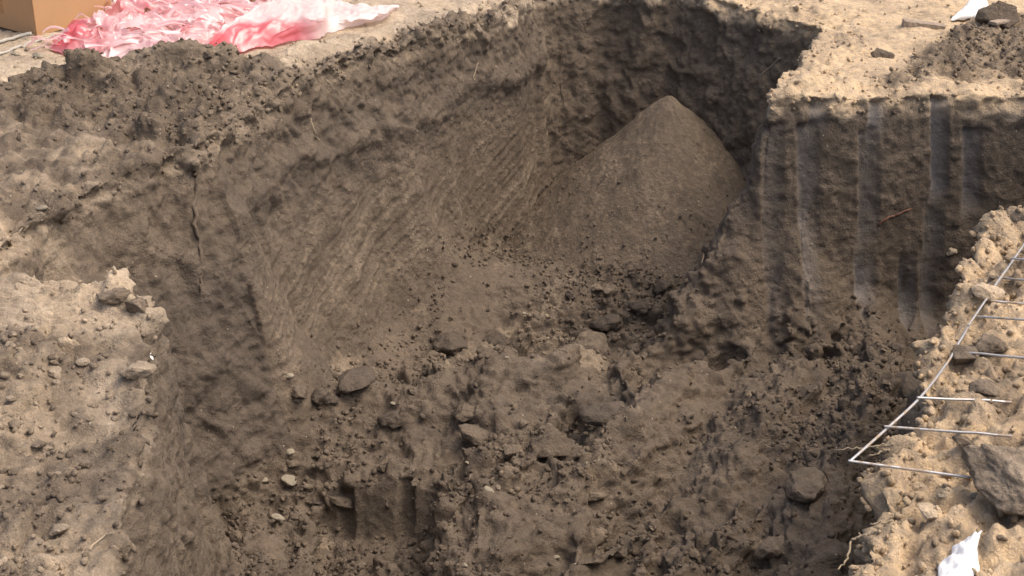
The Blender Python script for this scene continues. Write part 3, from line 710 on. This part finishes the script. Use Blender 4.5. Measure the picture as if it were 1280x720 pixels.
def rim_root(pp, z0, z1, r0, r1, label, seed):
    n = len(pp); pts = [wp(u, v, z0 + (z1 - z0) * k / (n - 1)) for k, (u, v) in enumerate(pp)]
    tube_obj('root', pts, r0, r1, M_PALEROOT, None, .002, seed, 6, label=label, category='root')
rim_root([(1118, 556), (1095, 557), (1070, 560), (1043, 562)], .0, -.03, .0028, .001, 'straight fine root sticking out over the pit beside the mesh end', 4)
rim_root([(1112, 562), (1100, 566), (1086, 569)], -.01, -.02, .003, .001, 'short root just below the longer straight root by the mesh end', 5)
rim_root([(1120, 652), (1100, 654), (1087, 656)], .0, -.02, .003, .0012, 'short whitish root tip poking from the near right bank', 6)
rim_root([(1100, 664), (1088, 666), (1072, 672), (1064, 680), (1058, 700), (1047, 712)], .0, -.06, .0035, .0015, 'long crooked root hanging off the near right bank at the bottom edge', 7)
# cords by the box
tube_obj('cord', px_path([(-30, 78), (0, 70), (25, 60), (45, 53), (58, 50), (75, 44)], .006), .005, None, M_CORD, None, .003, 8, label='pale slack cord on the ground in front of the cardboard box', category='cord')
tube_obj('cord', px_path([(-30, 62), (0, 55), (20, 49), (40, 44)], .008), .007, None, M_CORD, None, .001, 9, label='thicker straight grey cord touching the bottom corner of the cardboard box', category='cord')

# ------------------------------------------------------------------ stones and scraps
STONES = [np_mesh('stone', rock_verts(v3, 900 + s, .35, .7), f3, mats=[M_STONE]) for s in range(4)]
for u, v, w, lab in [(360, 597, 20, 'pale yellowish stone lying alone on the left of the pit floor'), (329, 599, 11, 'small round stone left of the pale yellowish stone'),
                     (349, 645, 15, 'flat pale stone below the yellowish stone on the pit floor'), (362, 563, 15, 'tan stone above the yellowish stone on the pit floor'),
                     (372, 495, 18, 'pale flat stone in front of the dark clods under the left wall'), (362, 468, 12, 'upright tan stone at the foot of the left wall'),
                     (610, 610, 14, 'whitish stone in the middle of the near pit floor'), (491, 503, 7, 'tiny white pebble touching the isolated dark clod'),
                     (584, 577, 6, 'tiny white pebble on the churned floor above the whitish stone'), (696, 695, 9, 'small white pebble on the ridge near the bottom edge'), (581, 705, 10, 'pale pebble at the bottom edge under the bucket marked step'),
                     (1176, 618, 12, 'round whitish pebble on the sand of the near right bank'), (1220, 617, 12, 'whitish pebble just under the heavy brown lump'), (1228, 569, 12, 'white speckled pebble near the end of the second cross wire'),
                     (55, 258, 14, 'pale stone on the sandy slope behind the near left bank'), (49, 68, 14, 'grey stone beside the cord in front of the box'), (20, 66, 12, 'rounded grey stone between the two cords')]:
    place_clod(u, v, w, None, lab, 'stone', 'stone', mesh=random.choice(STONES), flat=.8)
for u, v, w in [(768, 306, 4), (803, 320, 4), (655, 391, 6), (428, 467, 5), (1014, 305, 4), (994, 433, 5), (1037, 451, 4), (634, 446, 5), (685, 422, 6)]:
    place_clod(u, v, w, None, 'tiny whitish pebble showing in the brown soil of the pit', 'pebble', 'pebble', 'tiny pebbles in the pit', mesh=random.choice(STONES))
def scrap(name, pts, z0, amp, label, cat, mat=M_WHITE, nu=26, nvv=16, seed=0, crown=.02):
    """crumpled sheet filling a four sided outline on the ground (corner pixels), with real thickness"""
    q = [np.array(at(u, v, z0)) for u, v in pts]
    s, t = np.meshgrid(np.linspace(0, 1, nu), np.linspace(0, 1, nvv), indexing='ij'); s = s.ravel(); t = t.ravel()
    pl = ((1 - s) * (1 - t))[:, None] * q[0] + (s * (1 - t))[:, None] * q[1] + (s * t)[:, None] * q[2] + ((1 - s) * t)[:, None] * q[3]
    sz = np.linalg.norm(q[2] - q[0]); Pn = np.stack([pl[:, 0], pl[:, 1], np.full(len(s), seed * 1.7)], 1)
    pl = pl + .05 * sz * np.stack([perlin(Pn / (sz * .25), 301), perlin(Pn / (sz * .25), 302)], 1)
    e = 16 * s * (1 - s) * t * (1 - t)
    zz = (np.full(len(pl), drop(*np.mean(q, 0))) if name == 'paper_scrap' else np.array([drop(a, b) for a, b in pl])) + .008 + crown * e**.5 + amp * np.abs(fbm(Pn, sz * .3, 3, 303 + seed)) * e**.4
    m_ = np_mesh(name, np.stack([pl[:, 0], pl[:, 1], zz], 1), grid_faces(nu, nvv), mats=[mat])
    o = link(name, m_, label=label, category=cat); sd = o.modifiers.new('thick', 'SOLIDIFY'); sd.thickness = .002; return o
scrap('plastic_scrap', [(1188, 20), (1218, 1), (1238, 0), (1226, 16)], .03, .04, 'bright white plastic scrap by the dark lump on the right plateau', 'scrap', seed=1, crown=.03)
scrap('plastic_scrap', [(1160, 740), (1194, 664), (1228, 658), (1206, 740)], .06, .012, 'bright white plastic sheet half buried in the sand at the bottom right', 'scrap', seed=2, crown=.004, nu=60, nvv=30)
scrap('paper_scrap', [(134, 700), (138, 694), (146, 694), (143, 701)], -.05, .006, 'small white paper scrap at the bottom of the near left bank', 'scrap', seed=3, crown=.004, nu=8, nvv=6)
scrap('paper_scrap', [(147, 694), (150, 682), (158, 686), (157, 692)], -.05, .006, 'small beige scrap just above the white one on the near left bank', 'scrap', mat=M_STONE, seed=4, crown=.004, nu=8, nvv=6)
scrap('paper_scrap', [(181, 420), (184, 410), (188, 412), (187, 420)], .02, .004, 'tiny white scrap under the crusty corner of the near left bank', 'scrap', seed=5, crown=.004, nu=8, nvv=6)
# half buried timber on the right plateau
def beam(name, a, b, w, h, label, cat, seed):
    a, b = Vector(a), Vector(b); L = (b - a).length; n = 18; bm = bmesh.new(); r = random.Random(seed); rings = []
    for k in range(n + 1):
        t = k / n; vs = []
        for cx_, cy_ in [(-1, -1), (-.3, -1.08), (.4, -1.02), (1, -1), (1.06, 0), (1, 1), (.2, 1.05), (-.5, 1.02), (-1, 1), (-1.05, 0)]:
            vs.append(bm.verts.new((t * L, cx_ * w / 2 * r.uniform(.9, 1.08), cy_ * h / 2 * r.uniform(.88, 1.08))))
        rings.append(vs)
    for k in range(n):
        for s in range(10): bm.faces.new((rings[k][s], rings[k][(s + 1) % 10], rings[k + 1][(s + 1) % 10], rings[k + 1][s]))
    bm.faces.new(rings[0][::-1]); bm.faces.new(rings[-1]); bmesh.ops.recalc_face_normals(bm, faces=bm.faces)
    m_ = bpy.data.meshes.new(name); bm.to_mesh(m_); bm.free(); m_.materials.append(M_WOOD)
    o = link(name, m_, label=label, category=cat); o.location = a; o.rotation_euler = (b - a).to_track_quat('X', 'Z').to_euler(); return o
pa, pb = hit(1128, 34)[0], hit(1180, 34)[0]
beam('timber', pa + Vector((0, 0, .014)), pb + Vector((0, 0, -.008)), .040, .034, 'short weathered timber end half buried in the spoil on the right plateau', 'timber', 3)
pa, pb = hit(1240, 34)[0], hit(1264, 30)[0]
beam('timber', pa + Vector((0, 0, .015)), pb + Vector((0, 0, .02)), .035, .012, 'thin grey board fragment on the spoil below the dark lump of the right plateau', 'timber', 4)

# ------------------------------------------------------------------ cardboard box
cA = Vector((*at(46, 44, 0.0), 0)); cA.z = drop(cA.x, cA.y)
cB = Vector((*at(138, 17, 0.0), 0)); dirR = (cB - cA).normalized(); Lr = .38
dirL = Vector((-dirR.y, dirR.x, 0)); Lf = .45; Hb = .30
bt = thing('cardboard_box', 'plain brown cardboard box standing on the ground beside the pink film', 'box', tuple(cA))
yaw = math.atan2(dirR.y, dirR.x); bt.rotation_euler = (0, 0, yaw)
def rbox(name, lo, hi, mat, parent, bev=.004, segs=2):
    bm = bmesh.new(); bmesh.ops.create_cube(bm, size=1)
    for v in bm.verts: v.co = Vector([lo[k] + (v.co[k] + .5) * (hi[k] - lo[k]) for k in range(3)])
    if bev: bmesh.ops.bevel(bm, geom=bm.edges, offset=bev, segments=segs, affect='EDGES')
    m_ = bpy.data.meshes.new(name); bm.to_mesh(m_); bm.free(); m_.materials.append(mat); return link(name, m_, parent)
w_ = .005
rbox('side_panel', (0, 0, 0), (Lr, w_, Hb), M_CARD, bt, .0015)
rbox('side_panel', (0, Lf - w_, 0), (Lr, Lf, Hb), M_CARD, bt, .0015)
rbox('side_panel', (0, w_, 0), (w_, Lf - w_, Hb - .001), M_CARD, bt, .0015)
rbox('side_panel', (Lr - w_, w_, 0), (Lr, Lf - w_, Hb - .001), M_CARD, bt, .0015)
rbox('bottom_panel', (w_, w_, .002), (Lr - w_, Lf - w_, .007), M_CARD, bt, .001)
rbox('top_flap', (.002, .002, Hb + .0005), (Lr - .002, Lf / 2 - .002, Hb + .005), M_CARD, bt, .001)
rbox('top_flap', (.002, Lf / 2 + .002, Hb + .0005), (Lr - .002, Lf - .002, Hb + .005), M_CARD, bt, .001)
rbox('tape', (-.001, Lf * .42, .06), (.0005, Lf * .58, Hb - .001), M_TAPE, bt, 0)
rbox('tape', (.004, Lf / 2 - .03, Hb + .0055), (Lr - .004, Lf / 2 + .03, Hb + .0062), M_TAPE, bt, 0)

# ------------------------------------------------------------------ pink plastic film
film = thing('plastic_film', 'crumpled heap of shredded pink plastic film on the ground right of the cardboard box', 'plastic film', (-1.3, 6.0, 0))
def film_part(name, V, Fq, red, mat, parent, off):
    V = np.asarray(V) - np.array(off); m_ = np_mesh(name, V, Fq, dict(red=red), [mat]); return link(name, m_, parent)
OUT = [at(*p) for p in [(58, 60), (75, 50), (110, 42), (128, 30), (140, 8), (165, -12), (250, -14), (330, 2), (345, 14), (318, 24), (292, 40), (262, 68), (205, 76), (145, 76), (130, 79), (105, 71), (80, 68)]]
nx_, ny_ = 230, 170; lo = np.min(OUT, 0) - .03; hi = np.max(OUT, 0) + .03
sx, sy = np.meshgrid(np.linspace(lo[0], hi[0], nx_), np.linspace(lo[1], hi[1], ny_), indexing='ij'); sx = sx.ravel(); sy = sy.ravel()
Ps = xy3(sx, sy); wv = np.stack([perlin(Ps / np.float32(.12), 401), perlin(Ps / np.float32(.12), 402), perlin(Ps * 0 + 1, 1)], 1)
Pa = Ps * np.array([5, 13, 1], np.float32) + 1.2 * wv
crease = 1 - np.abs(perlin(Pa, 403)) * 2; cre2 = 1 - np.abs(perlin(Pa * 2.3 + 9, 404)) * 2
sdo = sd_poly(sx, sy, OUT) + .03 * perlin(Ps / np.float32(.08), 405)
lum = .05 * np.clip(perlin(Ps / np.float32(.25), 406) + .4, 0, 1)
gzf = ground_z(sx, sy)
zf = gzf + .006 + sst(0, .1, sdo) * (lum + .028 * np.clip(crease, 0, 1)**1.5 + .016 * np.clip(cre2, 0, 1)) + .05 * gauss(sx, sy, *at(100, 50), .09, .08) + .05 * gauss(sx, sy, *at(160, 20), .1, .12)
jx = .02 * perlin(Ps / np.float32(.05), 407); jy = .02 * perlin(Ps / np.float32(.05), 408)
Ff = grid_faces(nx_, ny_)
hole = (fbm(Ps * np.array([1, 2, 1], np.float32), .14, 3, 409) > .42) & (sdo > .05)
ok = (sdo > 0) & ~hole
Ff = Ff[ok[Ff].all(1)]
un = np.unique(Ff); mp = np.full(len(sx), -1); mp[un] = np.arange(len(un))
redf = np.clip(.05 + .9 * gauss(sx, sy, *at(95, 58), .14, .12) + .5 * gauss(sx, sy, *at(170, 28), .2, .1) + .35 * perlin(Ps / np.float32(.1), 410), 0, 1)
film_part('film_sheet', np.stack([sx + jx, sy + jy, zf], 1)[un], mp[Ff], redf[un], M_FILM, film, (-1.3, 6.0, 0))
rs = np.random.default_rng(12); cnt = 0
while cnt < 98:
    px, py = rs.uniform(lo[0], hi[0]), rs.uniform(lo[1], hi[1])
    if sd_poly(np.array([px]), np.array([py]), OUT)[0] < .05: continue
    L = rs.uniform(.16, .48); wd = rs.uniform(.003, .011); a = rs.normal(.25, .32); n = 22
    t = np.linspace(-.5, .5, n); cxs = px + L * t * math.cos(a) + .02 * np.sin(t * rs.uniform(4, 14) + rs.uniform(0, 6)); cys = py + L * t * math.sin(a) + .02 * np.sin(t * rs.uniform(4, 14) + rs.uniform(0, 6))
    tw = rs.uniform(0, 6) + t * rs.uniform(-9, 9); zb = ground_z(cxs, cys) + .02 + .035 * rs.random() + .018 * np.sin(t * rs.uniform(6, 18) + rs.uniform(0, 6)) - .06 * np.abs(t)**2
    VV = []
    for q in (-1, -.3, .3, 1):
        VV.append(np.stack([cxs - math.sin(a) * wd * q * np.cos(tw), cys + math.cos(a) * wd * q * np.cos(tw), zb + .012 + wd * q * np.sin(tw) + .003 * (abs(q) < .5)], 1))
    VV = np.concatenate(VV); film_part('film_strip', VV, grid_faces(4, n), np.full(len(VV), np.clip(rs.normal(.05, .2), 0, .8)), M_FILM, film, (-1.3, 6.0, 0)); cnt += 1
# the big pale sheet: front foot, front fold, crest, back foot (columns left to right)
rows = [([(253, 73), (285, 66), (320, 58), (360, 51), (398, 48), (412, 40), (440, 30), (480, 21), (494, 11)], .012),
        ([(262, 58), (290, 42), (325, 38), (362, 34), (402, 32), (412, 30), (440, 26), (480, 18), (495, 10)], .06),
        ([(275, 36), (300, 26), (330, 23), (365, 22), (402, 22), (412, 23), (440, 22), (478, 16), (496, 9)], .085),
        ([(300, 22), (320, 14), (345, 8), (372, 8), (402, 10), (414, 12), (440, 14), (472, 14), (497, 9)], .09),
        ([(318, 14), (335, 6), (355, 0), (380, 0), (402, 2), (418, 4), (440, 8), (470, 12), (498, 8)], .05),
        ([(322, 10), (338, 2), (358, -6), (382, -8), (405, -4), (420, 0), (440, 4), (470, 10), (499, 8)], .012)]
K = np.array([[(*at(u, v, z * (1 if k < 5 else .45 if k < 8 else .15)), z * (1 if k < 5 else .45 if k < 8 else .15)) for k, (u, v) in enumerate(r)] for r, z in rows])
def resample(K, n, axis):
    K = np.moveaxis(K, axis, 0); m_ = len(K); t = np.linspace(0, m_ - 1, n); i = np.clip(np.floor(t).astype(int), 0, m_ - 2); f = (t - i)[:, None, None]
    a, b, c, d = K[np.clip(i - 1, 0, m_ - 1)], K[i], K[i + 1], K[np.clip(i + 2, 0, m_ - 1)]
    r = .5 * (2 * b + (c - a) * f + (2 * a - 5 * b + 4 * c - d) * f**2 + (3 * b - a - 3 * c + d) * f**3); return np.moveaxis(r, 0, axis)
G = resample(resample(K, 90, 0), 170, 1); sh = G.shape[:2]; G = G.reshape(-1, 3)
G[:, 2] = np.maximum(G[:, 2], .004)
tt = np.repeat(np.linspace(0, 1, sh[0]), sh[1]); uu = np.tile(np.linspace(0, 1, sh[1]), sh[0])
Pw = np.stack([uu * 7 + .5 * perlin(np.stack([uu * 4, tt * 4, tt * 0], 1), 501), tt * 3, np.zeros(len(tt))], 1)
wr = (1 - 2 * np.abs(perlin(Pw, 502))) * .5 + .5 * (1 - 2 * np.abs(perlin(Pw * 2.4, 503)))
G[:, 2] += .012 * wr * sst(0, .12, tt) * sst(1, .9, tt); G[:, 1] += .012 * wr * sst(0, .1, tt)
G[:, 2] += np.array([drop(a, b) for a, b in G[:, :2]])
redS = np.clip(1.15 * sst(.46, .16, tt) * sst(.62, .15, uu) + .25 * sst(.5, .2, tt) * sst(.8, .4, uu) + .06, 0, 1)
o = link('plastic_sheet', np_mesh('plastic_sheet', G, grid_faces(sh[0], sh[1]), dict(red=redS), [M_FILM_PALE]), label='large pale pink plastic sheet with a red folded front and a pointed right tail', category='plastic sheet')

bpy.data.objects.remove(whole)

# ------------------------------------------------------------------ light
w = bpy.data.worlds.new('World'); S.world = w; w.use_nodes = True; t = w.node_tree
sky = t.nodes.new('ShaderNodeTexSky'); sky.sky_type = 'NISHITA'; sky.sun_disc = False
SEL, SAZ = R(62), R(98)
sky.sun_elevation = SEL; sky.sun_rotation = SAZ; sky.dust_density = 6; sky.air_density = .7; sky.ozone_density = 0
bg = t.nodes['Background']; bg.inputs['Strength'].default_value = .15; t.links.new(sky.outputs[0], bg.inputs['Color'])
L = bpy.data.lights.new('sun', 'SUN'); L.energy = .60; L.angle = R(60); L.color = (1, .93, .82)
so = bpy.data.objects.new('sun', L); C.objects.link(so)
d = Vector((math.sin(SAZ) * math.cos(SEL), math.cos(SAZ) * math.cos(SEL), math.sin(SEL)))
so.rotation_euler = d.to_track_quat('Z', 'Y').to_euler()
S.view_settings.view_transform = 'Standard'; S.view_settings.look = 'None'; S.view_settings.exposure = .97; S.view_settings.gamma = 1
